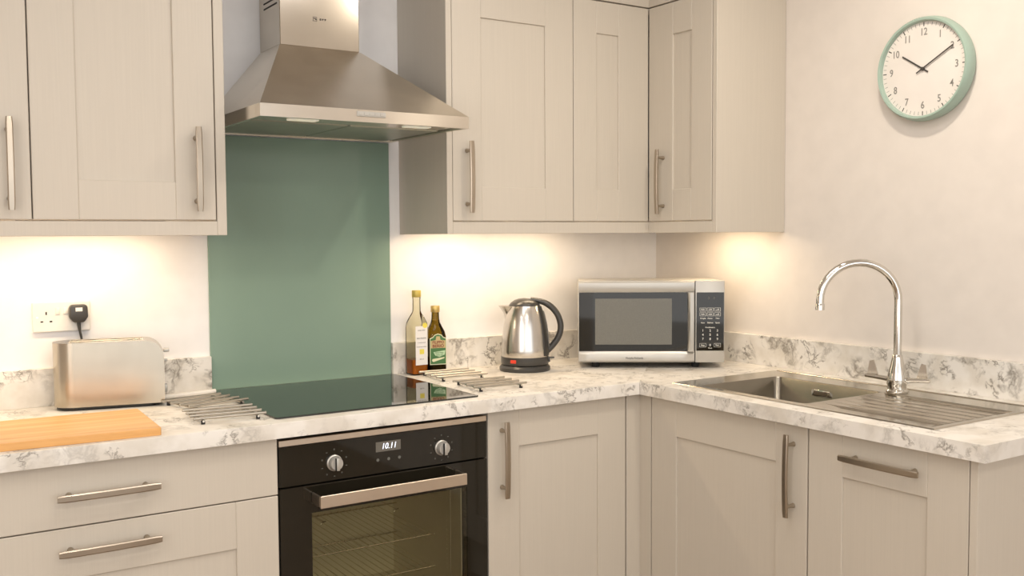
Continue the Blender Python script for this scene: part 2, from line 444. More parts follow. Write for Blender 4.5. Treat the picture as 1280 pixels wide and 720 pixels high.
# oven filler
bm = BM(); box(bm, XO + 0.003, XO + 0.597, -DB, -DB + 0.019, 0.15, 0.262, 0.001); solo('oven_filler_panel', bm, 'cab', 'plain stone-coloured filler panel below the oven', 'panel')

# worktops (mitred in the corner)
def ring_slab(bm, outer, hole, z0, z1):
    n = len(outer)
    ot = [bm.verts.new((x, y, z1)) for x, y in outer]; ob = [bm.verts.new((x, y, z0)) for x, y in outer]
    ht = [bm.verts.new((x, y, z1)) for x, y in hole]; hb = [bm.verts.new((x, y, z0)) for x, y in hole]
    for i in range(n):
        j = (i + 1) % n
        bm.faces.new((ot[i], ot[j], ht[j], ht[i])); bm.faces.new((ob[j], ob[i], hb[i], hb[j]))
        bm.faces.new((ob[i], ob[j], ot[j], ot[i])); bm.faces.new((ht[i], ht[j], hb[j], hb[i]))
SX0, SX1, SY0, SY1 = -0.5414, -0.0838, -0.679, -1.549      # sink outline
e = 0.0003
bm = BM(); prismz(bm, [(-2.553, -0.001), (-0.001 - e, -0.001), (-D - e, -D), (-2.553, -D)], H - TH, H)
bmesh.ops.bevel(bm, geom=[ed for ed in bm.edges if all(abs(v.co.z - H) < 1e-6 and abs(v.co.y + D) < 1e-4 for v in ed.verts)], offset=0.002, segments=3, affect='EDGES', profile=0.5)
solo('worktop', bm, 'marble', 'marble-patterned worktop of the oven wall, carrying the hob and the microwave', 'worktop')
bm = BM(); ring_slab(bm, [(-0.001, -0.001 - e), (-0.001, -L), (-D, -L), (-D, -D - e)],
                     [(SX1 - 0.015, SY0 - 0.012), (SX1 - 0.015, SY1 + 0.012), (SX0 + 0.012, SY1 + 0.012), (SX0 + 0.012, SY0 - 0.012)], H - TH, H)
solo('worktop', bm, 'marble', 'marble-patterned worktop of the sink wall, with the steel sink let into it', 'worktop')
# upstands
bm = BM(); box(bm, -2.553, -1.7245, -0.018, -0.0005, H, 1.0114, 0.0006); solo('upstand', bm, 'upstand', 'marble-patterned upstand left of the green splashback, behind the toaster', 'upstand')
bm = BM(); box(bm, -1.1405, -0.0005, -0.018, -0.0005, H, 1.0114, 0.0006); solo('upstand', bm, 'upstand', 'marble-patterned upstand right of the green splashback, behind bottles and kettle', 'upstand')
bm = BM(); box(bm, -0.018, -0.0005, -L, -0.0185, H, 1.0114, 0.0006); solo('upstand', bm, 'upstand', 'marble-patterned upstand along the right wall behind the sink', 'upstand')
# splashback
bm = BM(); box(bm, -1.7239, -1.1414, -0.0065, -0.0005, H + 0.0005, 1.6535, 0.0008); solo('glass_splashback', bm, 'sage', 'tall sage green glass splashback between the hob and the cooker hood', 'splashback')

# ------------------------------------------------------------------ wall cabinets
UZ0, UZ1 = 1.402, 2.117
yb = DU - 0.001
t = thing('wall_cabinet', 'wall cabinet at the left edge of the picture, only its right strip in view', 'cabinet', (-2.6539, -DU, UZ0))
def rel(o, dz): 
    for c in o.children: c.location.z -= dz
carcass(t, 0, 0.4315, 0.021, yb, UZ0, 2.12); d = shaker(t, 0.0015, 0.430, UZ0, UZ1, 0.1, 0.1, 0.104, 0.103); add_handle(d, 0.3850, 1.5300); rel(t, UZ0)
t = thing('wall_cabinet', 'single-door wall cabinet left of the hood, above toaster and double socket', 'cabinet', (-2.2224, -DU, UZ0))
carcass(t, 0, 0.4335, 0.021, yb, UZ0, 2.12); d = shaker(t, 0.0015, 0.432, UZ0, UZ1, 0.1005, 0.1007, 0.104, 0.096); add_handle(d, 0.3835, 1.5300); rel(t, UZ0)
bm = BM(); box(bm, -1.7875, -1.7625, -DU, -0.001, HU, 2.16, 0.001); solo('cover_panel', bm, 'cab', 'cover panel on the right side of the left wall cabinets, beside the hood', 'panel')
bm = BM(); box(bm, -2.6539, -1.7878, -DU, -DU + 0.018, HU, 1.3985, 0.0008); solo('light_rail', bm, 'cab', 'pelmet strip under the wall cabinets left of the hood', 'pelmet')
bm = BM(); box(bm, -1.1027, -1.0838, -DU, -0.001, HU, 2.16, 0.001); solo('cover_panel', bm, 'cab', 'cover panel on the left side of the right wall cabinets, beside the hood', 'panel')
t = thing('wall_cabinet', 'single-door wall cabinet just right of the hood, above the kettle', 'cabinet', (-1.0836, -DU, UZ0))
carcass(t, 0, 0.4495, 0.021, yb, UZ0, 2.12); d = shaker(t, 0.0015, 0.4490, UZ0, UZ1, 0.101, 0.109, 0.104, 0.103); add_handle(d, 0.0500, 1.5320); rel(t, UZ0)
# corner cabinet: L-shaped, bi-fold doors
t = thing('corner_wall_cabinet', 'L-shaped corner wall cabinet with two narrow folding doors, above the microwave', 'cabinet', (-0.6335, -DU, UZ0))
bm = BM(); 
def Lp(o):
    return [(0.0, 0.021 + o), (0.3188 + 0.021 + o, 0.021 + o), (0.3188 + 0.021 + o, -0.301), (0.6325, -0.301), (0.6325, yb), (0.0, yb)]
for z0, z1 in ((UZ0, UZ0 + 0.016), (2.104, 2.12)): prismz(bm, Lp(0.0), z0, z1)
box(bm, 0, 0.016, 0.021, yb, UZ0 + 0.016, 2.104); box(bm, 0.34, 0.6325, -0.301, -0.285, UZ0 + 0.016, 2.104)
part('carcass', bm, 'carcass', t)
d = shaker(t, 0.0015, 0.3175, UZ0, UZ1, 0.094, 0.130, 0.104, 0.106)
# second door on the sink wall: built facing -x as a child turned by -90 degrees
d2 = shaker(t, 0.0015, 0.2985, UZ0, UZ1, 0.1175, 0.092, 0.104, 0.104)
d2.rotation_euler = (0, 0, R90); d2.location = (0.3187, 0.0, 0)
h = add_handle(d2, 0.0750, 1.5320)
rel(t, UZ0)
bm = BM(); box(bm, -DU, -0.001, -0.6353, -0.6170, HU, 2.16, 0.001); solo('cover_panel', bm, 'cab', 'broad cover panel at the near end of the corner wall cabinet, reaching the right wall', 'panel')
bm = BM(); box(bm, -1.0836, -DU + 0.018, -DU, -DU + 0.018, HU, 1.3985, 0.0008); solo('light_rail', bm, 'cab', 'pelmet strip under the wall cabinets right of the hood, above the kettle', 'pelmet')
bm = BM(); box(bm, -DU, -DU + 0.018, -0.6168, -DU - 0.0003, HU, 1.3985, 0.0008); solo('light_rail', bm, 'cab', 'short pelmet strip under the corner cabinet on the sink side', 'pelmet')
bm = BM(); box(bm, -1.0836, -DU + 0.018, -DU, -DU + 0.018, 2.1215, 2.16, 0.0008); box(bm, -DU, -DU + 0.018, -0.6168, -DU, 2.1215, 2.16, 0.0008)
solo('cornice', bm, 'cab', 'plain cornice strip along the top of the right wall cabinets', 'cornice')
bm = BM(); box(bm, -2.6539, -1.7878, -DU, -DU + 0.018, 2.1215, 2.16, 0.0008); solo('cornice', bm, 'cab', 'plain cornice strip on top of the left wall cabinets', 'cornice')
# lamps under the cabinets
for (x, y, ln_, rz, p), lb in zip(UCL, ('slim strip lamp under the wall cabinet above the toaster', 'slim strip lamp under the leftmost wall cabinet',
                   'slim strip lamp under the cabinet above the bottles and kettle', 'slim strip lamp under the corner cabinet above the microwave', 'slim strip lamp under the corner cabinet beside the right wall')):
    t = thing('under_cabinet_light', lb, 'light', (x, y, 1.402), rz, 'strip lamps under the wall cabinets')
    bm = BM(); box(bm, -ln_ / 2 - 0.01, ln_ / 2 + 0.01, -0.02, 0.02, -0.011, -0.0005, 0.002); part('housing', bm, 'silver', t)
    bm = BM(); box(bm, -ln_ / 2, ln_ / 2, -0.015, 0.015, -0.0125, -0.0112); part('diffuser', bm, 'uclight', t)

# ------------------------------------------------------------------ oven
OX0, OX1 = XO + 0.003, XO + 0.597
t = thing('built_in_oven', 'black built-in electric oven with steel trim and glass door, under the hob', 'oven', (XO + 0.3, -DB, 0.266))
def O(bm):
    for v in bm.verts: v.co -= Vector((XO + 0.3, -DB, 0.266))
    return bm
CX0, CX1, CZ0, CZ1 = -1.668, -1.2, 0.31, 0.70
bm = BM()
box(bm, OX0 + 0.012, OX1 - 0.012, -0.553, -0.05, 0.275, CZ0 - 0.002); box(bm, OX0 + 0.012, OX1 - 0.012, -0.553, -0.05, CZ1 + 0.002, 0.85)
box(bm, OX0 + 0.012, CX0 - 0.002, -0.553, -0.05, CZ0 - 0.002, CZ1 + 0.002); box(bm, CX1 + 0.002, OX1 - 0.012, -0.553, -0.05, CZ0 - 0.002, CZ1 + 0.002)
part('housing', O(bm), 'black', t)
bm = BM()
box(bm, CX0, CX1, -0.13, -0.126, CZ0, CZ1); box(bm, CX0, CX0 + 0.003, -0.55, -0.13, CZ0, CZ1); box(bm, CX1 - 0.003, CX1, -0.55, -0.13, CZ0, CZ1)
box(bm, CX0, CX1, -0.55, -0.13, CZ0, CZ0 + 0.003); box(bm, CX0, CX1, -0.55, -0.13, CZ1 - 0.003, CZ1)
part('cavity', O(bm), 'cavity', t)
bm = BM(); box(bm, OX0, OX1, -DB, -0.554, 0.7445, 0.8445, 0.001)
cp = part('control_panel', O(bm), 'blackglass', t)
bm = BM(); box(bm, OX0, OX1, -DB, -0.555, 0.8450, 0.8605, 0.001); part('trim_strip', O(bm), 'trim_steel', t, 'brushed steel strip along the top edge')
ox, oy, oz = XO + 0.3, -DB, 0.266
for kx in (-1.5863, -1.2780):
    k = bpy.data.objects.new('knob', None)
    bm = BM(); lathe(bm, [(0.0205, 0.0), (0.0205, 0.003), (0.018, 0.005), (0.0165, 0.018), (0.0155, 0.0195)], 28)
    bmesh.ops.rotate(bm, verts=bm.verts[:], matrix=Matrix.Rotation(pi / 2, 3, 'X'))
    box(bm, -0.0045, 0.0045, -0.027, -0.019, -0.016, 0.016, 0.0015, 2)
    k = part('knob', bm, 'silver', cp, 'silver rotary knob'); k.location = (kx - ox, 0.0, 0.789 - oz)
    bm = BM(); box(bm, -0.0053, -0.0046, -0.0272, -0.0192, -0.0155, 0.0155); kk = part('knob_mark', bm, 'dark', cp); kk.location = k.location
    bm = BM()
    for a in range(0, 360, 36):
        x, z = 0.034 * sin(radians(a)), 0.034 * cos(radians(a))
        box(bm, x - 0.0022, x + 0.0022, -0.0004, 0.0, z - 0.0008, z + 0.0008)
        if a % 72 == 0: box(bm, x - 0.0006, x + 0.0006, -0.0004, 0.0, z - 0.0026, z + 0.0026)
    s_ = part('printed_marks', bm, 'print_dim', cp); s_.location = (kx - ox, 0, 0.789 - oz)
bm = BM(); box(bm, -1.4715 - ox, -1.400 - ox, -0.0006, 0, 0.8005 - oz, 0.8265 - oz); part('display', bm, 'grey_screen', cp)
text('display_digits', '10.11', 0.0215, 'led', cp, (-1.4345 - ox, -0.0009, 0.8135 - oz), shear=0.22, sx=0.92)
for i in range(3):
    bm = BM(); lathe(bm, [(0.0042, 0), (0.0042, 0.0004)], 14); bmesh.ops.rotate(bm, verts=bm.verts[:], matrix=Matrix.Rotation(pi / 2, 3, 'X'))
    o = part('touch_button', bm, 'print_dim', cp); o.location = (-1.466 + 0.031 * i - ox, 0, 0.7795 - oz)
# door: black frame of glass round a tinted pane
WX0, WX1, WZ0, WZ1 = -1.6480, -1.1990, 0.335, 0.6705
bm = BM()
ring_pts_o = [(OX0, 0.270), (OX1, 0.270), (OX1, 0.7405), (OX0, 0.7405)]
bmf = BM()
for (x0, x1, z0, z1) in ((OX0, WX0, 0.27, 0.7405), (WX1, OX1, 0.27, 0.7405), (WX0, WX1, WZ1, 0.7405), (WX0, WX1, 0.27, WZ0)):
    box(bmf, x0, x1, -DB, -DB + 0.02, z0, z1)
bm.free()
dr = part('door', O(bmf), 'blackglass', t)
bm = BM(); box(bm, WX0, WX1, -DB + 0.0005, -DB + 0.0035, WZ0, WZ1); part('glass_pane', O(bm), 'pane', dr, 'tinted see-through pane')
# handle: U-shaped flat bar
bm = BM(); hy = -0.637
box(bm, -1.6475, -1.2325, hy, hy + 0.006, 0.6935, 0.7240, 0.001)
box(bm, -1.6475, -1.6420, hy + 0.006, -DB, 0.6955, 0.7225, 0.001); box(bm, -1.2380, -1.2325, hy + 0.006, -DB, 0.6955, 0.7225, 0.001)
part('handle', O(bm), 'trim_steel', dr, 'brushed steel U-shaped handle')
bm = BM(); box(bm, -1.2400, -1.2388, -0.556, -0.554, WZ0, WZ1); part('seal_strip', O(bm), 'silver', dr)
bm = BM()
for i in range(14):
    for dz in (0, 0.0115): box(bm, -1.2515, -1.2500, -0.5553, -0.5545, 0.645 - i * 0.0265 - dz, 0.6465 - i * 0.0265 - dz)
part('hinge_dots', O(bm), 'silver', dr, stuff=True)
for z in (0.533, 0.4425):
    bm = BM()
    tube(bm, [(CX0 + 0.006, -0.505, z), (-1.262, -0.505, z)], 0.0021, 8); tube(bm, [(CX0 + 0.006, -0.16, z), (CX1 - 0.006, -0.16, z)], 0.0021, 8)
    x = CX0 + 0.02
    while x < -1.262:
        tube(bm, [(x, -0.507, z + 0.004), (x, -0.16, z + 0.004)], 0.0010, 6); x += 0.0205
    part('oven_rack', O(bm), 'chrome', t)
for x, z in ((-1.585, 0.618), (-1.375, 0.618)):
    bm = BM(); tube(bm, [(x - 0.008, -0.50, z - 0.006), (x - 0.004, -0.50, z), (x + 0.006, -0.50, z + 0.001)], 0.0012, 6)
    tube(bm, [(x, -0.50, z), (x, -0.14, z)], 0.001, 6)
    part('grill_hook', O(bm), 'chrome', t)

# ------------------------------------------------------------------ hob
t = thing('induction_hob', 'black glass hob set on the worktop above the oven', 'hob', (-1.4355, -0.295, H))
bm = BM(); prismz(bm, [(x, y) for x, y in rrect(-0.2925, 0.2925, -0.2615, 0.2615, 0.010, 5)], 0.0002, 0.0045)
bmesh.ops.bevel(bm, geom=[e_ for e_ in bm.edges if all(v.co.z > 0.004 for v in e_.verts)], offset=0.0012, segments=2, affect='EDGES', profile=0.5)
part('glass_top', bm, 'hob', t, angle=18)

# ------------------------------------------------------------------ cooker hood
HX0, HX1, HY = -1.7325, -1.1363, -0.50
CHX0, CHX1, CHY = -1.5560, -1.3135, -0.17
HZ0, HZ1, HZ2 = 1.655, 1.687, 1.899
t = thing('cooker_hood', 'brushed steel chimney cooker hood on the wall above the green splashback', 'cooker hood', ((HX0 + HX1) / 2, 0, HZ0))
hx = (HX0 + HX1) / 2
def Hd(bm):
    for v in bm.verts: v.co -= Vector((hx, 0, HZ0))
    return bm
bm = BM()
lo = [bm.verts.new(p) for p in ((HX0, -0.0075, HZ1), (HX0, HY, HZ1), (HX1, HY, HZ1), (HX1, -0.0075, HZ1))]
up = [bm.verts.new(p) for p in ((CHX0 - 0.002, -0.0075, HZ2), (CHX0 - 0.002, CHY - 0.002, HZ2), (CHX1 + 0.002, CHY - 0.002, HZ2), (CHX1 + 0.002, -0.0075, HZ2))]
for i in range(4): bm.faces.new((lo[i], lo[(i + 1) % 4], up[(i + 1) % 4], up[i]))
bm.faces.new(up)
part('canopy', Hd(bm), 'steel', t, angle=10)
bm = BM()
for z0, z1, ins in ((HZ0, HZ1, 0.0),):
    P = [(HX0, -0.0075), (HX0, HY), (HX1, HY), (HX1, -0.0075)]
    ob = [bm.verts.new((x, y, z0)) for x, y in P]; ot = [bm.verts.new((x, y, z1)) for x, y in P]
    Q = [(HX0 + 0.012, -0.0195), (HX0 + 0.012, HY + 0.012), (HX1 - 0.012, HY + 0.012), (HX1 - 0.012, -0.0195)]
    ib = [bm.verts.new((x, y, z0)) for x, y in Q]; it = [bm.verts.new((x, y, z0 + 0.014)) for x, y in Q]
    for i in range(4):
        j = (i + 1) % 4
        bm.faces.new((ob[i], ob[j], ot[j], ot[i])); bm.faces.new((ob[i], ib[i], ib[j], ob[j])); bm.faces.new((ib[i], it[i], it[j], ib[j]))
    bm.faces.new(it)
bl = part('bottom_rim', Hd(bm), 'steel', t, angle=10)
for x0, x1 in ((HX0 + 0.02, hx - 0.003), (hx + 0.003, HX1 - 0.02)):
    bm = BM(); box(bm, x0, x1, -0.36, -0.025, HZ0 + 0.004, HZ0 + 0.0125, 0.002); part('grease_filter', Hd(bm), 'filter', t)
bm = BM(); box(bm, HX0 + 0.02, HX1 - 0.02, HY + 0.02, -0.365, HZ0 + 0.006, HZ0 + 0.0125, 0.001); part('lamp_panel', Hd(bm), 'steel', t)
for x0 in (-1.632, -1.300):
    bm = BM(); prismz(bm, rrect(x0, x0 + 0.078, -0.445, -0.405, 0.008), HZ0 + 0.003, HZ0 + 0.0065); part('lamp', Hd(bm), 'lamp_lens', t, 'frosted rectangular lamp lens')
bm = BM(); box(bm, -1.4745, -1.3925, HY - 0.003, HY + 0.0005, 1.6690, 1.6825, 0.0008); cps = part('control_strip', Hd(bm), 'silver', t)
for i in range(5):
    bm = BM(); box(bm, -1.4710 + i * 0.0155, -1.4580 + i * 0.0155, HY - 0.0045, HY - 0.0028, 1.6720, 1.6800, 0.0006); part('button', Hd(bm), 'silver', cps)
bm = BM(); box(bm, CHX0, CHX1, CHY, -0.002, HZ2 + 0.0005, 2.44, 0.0015); ch = part('chimney', Hd(bm), 'chimney', t)
bm = BM(); box(bm, CHX0 - 0.0015, CHX1 + 0.0015, CHY - 0.0015, -0.002, 2.0, 2.0005); bm.free()
for z in (2.019, 2.0345, 2.050, 2.0655):
    bm = BM(); prism(bm, rrect(-0.150, -0.040, z - 0.0022, z + 0.0022, 0.0021, 3), -0.0004, 0.0002)
    bmesh.ops.rotate(bm, verts=bm.verts[:], matrix=Matrix.Rotation(R90 * -1, 3, 'Z'))
    # profile (x along wall depth) now lies in the y-z plane
    for v in bm.verts: v.co = Vector((CHX0 - 0.0006 + v.co.x * 0.5, v.co.y, v.co.z))
    part('vent_slot', Hd(bm), 'dark', ch)
bm = BM()
lx, lz = -1.4510, 1.9815
for a, c, z0, z1 in ((-0.006, 0.006, 0.0049, 0.006), (-0.006, 0.006, -0.006, -0.0049), (-0.006, -0.0050, -0.006, 0.006), (0.0050, 0.006, -0.006, 0.006), (-0.004, 0.003, 0.0, 0.0028), (0.001, 0.005, -0.0025, 0.0006)):
    box(bm, lx + a, lx + c, CHY - 0.0004, CHY, lz + z0, lz + z1)
part('emblem', Hd(bm), 'print_dark', ch)
text('lettering', 'E F F', 0.0072, 'print_dark', ch, (-1.4270 - hx, CHY - 0.0005, 1.9815 - HZ0), sx=1.35, bold=0.0003)

# ------------------------------------------------------------------ trivets
def make_trivet(first):
    t = thing('trivet', '', 'trivet', (0, 0, H), 0, 'steel bar trivets beside the hob')
    n = 4; sp = 0.045; ln = 0.176
    for i in range(n):
        y = (i - 1.5) * sp
        bm = BM(); tube(bm, [(-ln / 2, y, 0.0135), (-ln / 2 + 0.001, y, 0.0135), (ln / 2 - 0.001, y, 0.0135), (ln / 2, y, 0.0135)], [0.0028, 0.0036, 0.0036, 0.0028], 10)
        part('bar', bm, 'satin', t)
    for x in (-0.066, 0.066):
        bm = BM(); tube(bm, [(x, -0.078, 0.0076), (x, 0.078, 0.0076)], 0.0028, 8); r_ = part('runner', bm, 'chrome', t)
        for y in (-0.072, 0.072):
            bm = BM(); lathe(bm, [(0.0048, 0.0002), (0.0052, 0.002), (0.0048, 0.0085), (0.003, 0.0095)], 14, c=(x, y)); part('foot', bm, 'rubber', r_, 'black rubber foot')
    return t
def dup(root):
    r = root.copy(); COL.objects.link(r)
    for c0 in list(root.children):
        c = c0.copy(); COL.objects.link(c); c.parent = r
        for g0 in list(c0.children):
            g = g0.copy(); COL.objects.link(g); g.parent = c
    return r
tv = make_trivet(True)
spots = [(-1.8090, -0.2430, 15, 'bar trivet left of the hob, the rear one, beside the toaster'),
         (-1.8205, -0.4430, -4, 'bar trivet left of the hob, the front one, beside the chopping board'),
         (-1.0110, -0.1800, -5, 'bar trivet right of the hob, the rear one, in front of the bottles'),
         (-1.0200, -0.4120, -4, 'bar trivet right of the hob, the front one, nearest the worktop edge')]
for i, (x, y, a, lb) in enumerate(spots):
    o = tv if i == 0 else dup(tv)
    o.location = (x, y, H); o.rotation_euler = (0, 0, radians(a)); o['label'] = lb
bm = BM(); tube(bm, [(-1.905, -0.092, H + 0.0068), (-1.729, -0.062, H + 0.0068)], 0.0066, 14)
solo('rod', bm, 'white_plastic', 'pale round rod lying behind the rear left trivet, at the foot of the upstand', 'rod', angle=40)

# ------------------------------------------------------------------ chopping board
bm = BM(); prismz(bm, rrect(-0.43, 0.0, -0.0, 0.292, 0.006, 4), 0.0, 0.0175)
bmesh.ops.bevel(bm, geom=[e_ for e_ in bm.edges if abs(e_.verts[0].co.z - e_.verts[1].co.z) < 1e-6], offset=0.0015, segments=2, affect='EDGES', profile=0.5)
o = solo('chopping_board', bm, 'board', 'orange-toned wooden chopping board lying in front of the toaster', 'chopping board', loc=(-2.0065, -0.588, H), rz=radians(-2.5))

# ------------------------------------------------------------------ toaster
t = thing('toaster', 'brushed steel two-slot toaster behind the chopping board, below the socket', 'toaster', (-2.166, -0.130, H), radians(-12.2))
TL, TD, TZ0, TZ1, RR = 0.273, 0.112, 0.009, 0.176, 0.048
pts = [(0, TZ0), (TL, TZ0)] + [(TL - RR + RR * cos(radians(a)), TZ1 - RR + RR * sin(radians(a))) for a in range(0, 91, 10)] + [(0, TZ1)]
bm = BM(); prism(bm, pts, 0, TD)
bmesh.ops.bevel(bm, geom=[e_ for e_ in bm.edges if all(abs(v.co.x) < 1e-6 for v in e_.verts) and abs(e_.verts[0].co.z - e_.verts[1].co.z) > 0.1], offset=0.052, segments=14, affect='EDGES', profile=0.5)
part('body', bm, 'toaster', t, angle=25)
bm = BM()
bx = rrect(0.006, TL - 0.004, 0.005, TD - 0.005, 0.045, 8); prismz(bm, bx, 0.0035, TZ0 + 0.001); part('base', bm, 'black', t)
for x in (0.05, TL - 0.03):
    for y in (0.03, TD - 0.03):
        bm = BM(); lathe(bm, [(0.006, 0.0), (0.007, 0.0036)], 12, c=(x, y)); part('foot', bm, 'rubber', t)
for y0 in (0.020, 0.063):
    bm = BM()
    x0, x1, y1 = 0.040, 0.222, y0 + 0.030
    for a in ((x0, x1, y0, y0 + 0.003), (x0, x1, y1 - 0.003, y1), (x0, x0 + 0.003, y0 + 0.003, y1 - 0.003), (x1 - 0.003, x1, y0 + 0.003, y1 - 0.003)):
        box(bm, *a, TZ1 - 0.002, TZ1 + 0.0007, 0.0003)
    sl = part('slot_rim', bm, 'satin', t)
    bm = BM(); box(bm, x0 + 0.003, x1 - 0.003, y0 + 0.003, y1 - 0.003, TZ1 - 0.002, TZ1 + 0.0004); part('slot', bm, 'dark', sl)
bm = BM(); box(bm, TL - 0.001, TL + 0.014, 0.03, 0.066, 0.140, 0.148, 0.002, 2); part('lever', bm, 'silver', t)
bm = BM(); box(bm, TL - 0.001, TL + 0.010, 0.052, 0.066, 0.112, 0.119, 0.002, 2); part('button', bm, 'silver', t)
bm = BM(); box(bm, TL - 0.001, TL + 0.008, 0.050, 0.068, 0.028, 0.050, 0.002, 2); part('dial', bm, 'silver', t)

# ------------------------------------------------------------------ socket and plug
t = thing('wall_socket', 'white double wall socket on the back wall above the toaster', 'socket', (-2.1195, 0, 1.1475))
bm = BM(); prism(bm, rrect(-0.0715, 0.0715, -0.0405, 0.0405, 0.004, 4), -0.0095, -0.0002)
bmesh.ops.bevel(bm, geom=[e_ for e_ in bm.edges if all(v.co.y < -0.009 for v in e_.verts)], offset=0.003, segments=3, affect='EDGES', profile=0.5)
fp = part('faceplate', bm, 'white_plastic', t, angle=14)
for cx in (-0.038, 0.038):
    for dx, dz, w_, h_ in ((0, 0.010, 0.0035, 0.008), (-0.011, -0.012, 0.0065, 0.0035), (0.011, -0.012, 0.0065, 0.0035)):
        bm = BM(); box(bm, cx + dx - w_ / 2, cx + dx + w_ / 2, -0.0100, -0.0090, dz - h_ / 2, dz + h_ / 2); part('pin_hole', bm, 'dark', fp)
for cx in (-0.010, 0.010):
    bm = BM(); box(bm, cx - 0.0055, cx + 0.0055, -0.0120, -0.0090, 0.006, 0.024, 0.001, 2); part('rocker_switch', bm, 'white_plastic', t)
bm = BM(); lathe(bm, [(0.0025, 0), (0.0025, 0.0006)], 12)
bmesh.ops.rotate(bm, verts=bm.verts[:], matrix=Matrix.Rotation(pi / 2, 3, 'X'))
o = part('screw', bm, 'chrome', t); o.location = (-0.060, -0.0092, 0.0)
t = thing('plug', 'black plug with a white label, pushed into the right half of the wall socket', 'plug', (-2.0800, -0.0105, 1.155))
bm = BM()
pp = [(-0.013, -0.024), (0.013, -0.024), (0.0235, -0.010), (0.0225, 0.018), (0.0175, 0.024), (-0.0175, 0.024), (-0.0225, 0.018), (-0.0235, -0.010)]
prism(bm, pp, -0.022, 0.0)
bmesh.ops.bevel(bm, geom=bm.edges[:], offset=0.004, segments=3, affect='EDGES', profile=0.5)
part('body', bm, 'charcoal', t)
bm = BM(); box(bm, -0.0085, 0.0085, -0.0227, -0.0222, 0.006, 0.016); part('label', bm, 'paper', t, 'small white label')
bm = BM(); tube(bm, [(0.000, -0.012, -0.020), (0.001, -0.012, -0.036), (0.003, -0.010, -0.050), (0.008, -0.008, -0.075), (0.008, -0.007, -0.12), (0.010, -0.014, -0.16), (0.014, -0.015, -0.19), (0.02, -0.015, -0.238)], [0.0055, 0.0045, 0.0033, 0.003, 0.003, 0.003, 0.003], 10)
part('cord', bm, 'charcoal', t)

# ------------------------------------------------------------------ bottles
def sq_ring(bm, cx, cy, z, h_, p, n=32):
    out = []
    for i in range(n):
        a = 2 * pi * (i + 0.5) / n; c, s = cos(a), sin(a)
        k = (abs(c) ** p + abs(s) ** p) ** (-1 / p)
        out.append(bm.verts.new((cx + h_ * k * c, cy + h_ * k * s, z)))
    return out
def bottle_bm(secs):
    bm = BM(); R = [sq_ring(bm, 0, 0, z, h_, p) for z, h_, p in secs]
    for A, B in zip(R, R[1:]):
        for i in range(len(A)): bm.faces.new((A[i], A[(i + 1) % len(A)], B[(i + 1) % len(A)], B[i]))
    bm.faces.new(R[0][::-1]); bm.faces.new(R[-1]); return bm
t = thing('vinegar_bottle', 'tall square clear glass bottle with white label and yellow cap, little amber liquid left', 'bottle', (-1.0735, -0.0560, H))
part('glass', bottle_bm([(0.0005, 0.027, 8), (0.003, 0.029, 8), (0.150, 0.029, 8), (0.168, 0.0275, 6), (0.185, 0.0215, 4), (0.198, 0.0155, 2.5), (0.206, 0.0132, 2), (0.243, 0.0125, 2), (0.250, 0.0135, 2)]), 'clear', t)
part('liquid', bottle_bm([(0.0045, 0.0262, 8), (0.050, 0.0272, 8)]), 'vinegar', t, 'amber liquid')
bm = BM(); lathe(bm, [(0.0142, 0.2505), (0.0150, 0.252), (0.0150, 0.270), (0.0142, 0.272)], 24); part('cap', bm, 'yellow_cap', t)
bm = BM(); box(bm, -0.020, 0.0225, -0.0298, -0.0291, 0.033, 0.158); lb = part('label', bm, 'paper', t)
bm = BM(); lathe(bm, [(0.0085, 0), (0.0085, 0.0005)], 20); bmesh.ops.rotate(bm, verts=bm.verts[:], matrix=Matrix.Rotation(pi / 2, 3, 'X'))
o = part('sunflower_print', bm, 'yellow', lb); o.location = (0.0140, -0.0298, 0.160)
bm = BM(); box(bm, -0.006, 0.010, -0.0302, -0.0298, 0.068, 0.084); part('yellow_square_print', bm, 'yellow', lb)
text('lettering', 'W A I T R O S E', 0.0068, 'print_dark', lb, (0.001, -0.0300, 0.119), sx=0.70, bold=0.0001)
text('lettering', 'white wine', 0.0060, 'print_grey', lb, (0.001, -0.0300, 0.145))
text('lettering', 'V I N E G A R', 0.0055, 'print_grey', lb, (0.001, -0.0300, 0.105), sx=0.9)
text('lettering', 'smooth and mellow', 0.0045, 'print_grey', lb, (0.001, -0.0300, 0.092))
text('lettering', '500 ml', 0.0055, 'print_grey', lb, (0.001, -0.0300, 0.052))

t = thing('olive_oil_bottle', 'dark olive green glass bottle with green and tan label and gold cap', 'bottle', (-1.0060, -0.0580, H), radians(-14))
part('glass', bottle_bm([(0.0005, 0.028, 5), (0.004, 0.0305, 5), (0.02, 0.0310, 5), (0.120, 0.0310, 5), (0.137, 0.0275, 4), (0.152, 0.0205, 3), (0.165, 0.0150, 2.2), (0.176, 0.0128, 2), (0.198, 0.0122, 2)]), 'olive', t)
part('liquid', bottle_bm([(0.005, 0.0288, 5), (0.112, 0.0288, 5), (0.114, 0.0285, 5)]), 'oil_dark', t)
bm = BM(); lathe(bm, [(0.0140, 0.1985), (0.0148, 0.200), (0.0148, 0.2175), (0.0138, 0.2195)], 24); part('cap', bm, 'gold', t)
def lab(bm, pts, y0, y1):
    prism(bm, pts, y0, y1)
arch = [(-0.0275, 0.030), (0.0275, 0.030), (0.0275, 0.116), (0.017, 0.120), (0.012, 0.127), (0.0, 0.131), (-0.012, 0.127), (-0.017, 0.120), (-0.0275, 0.116)]
bm = BM(); lab(bm, arch, -0.0319, -0.0308); lb = part('label', bm, 'label_cream', t)
bm = BM(); lab(bm, [(x * 0.93, 0.0805 + (z - 0.0805) * 0.95) for x, z in arch], -0.0322, -0.0319); part('label_panel', bm, 'label_green', lb)
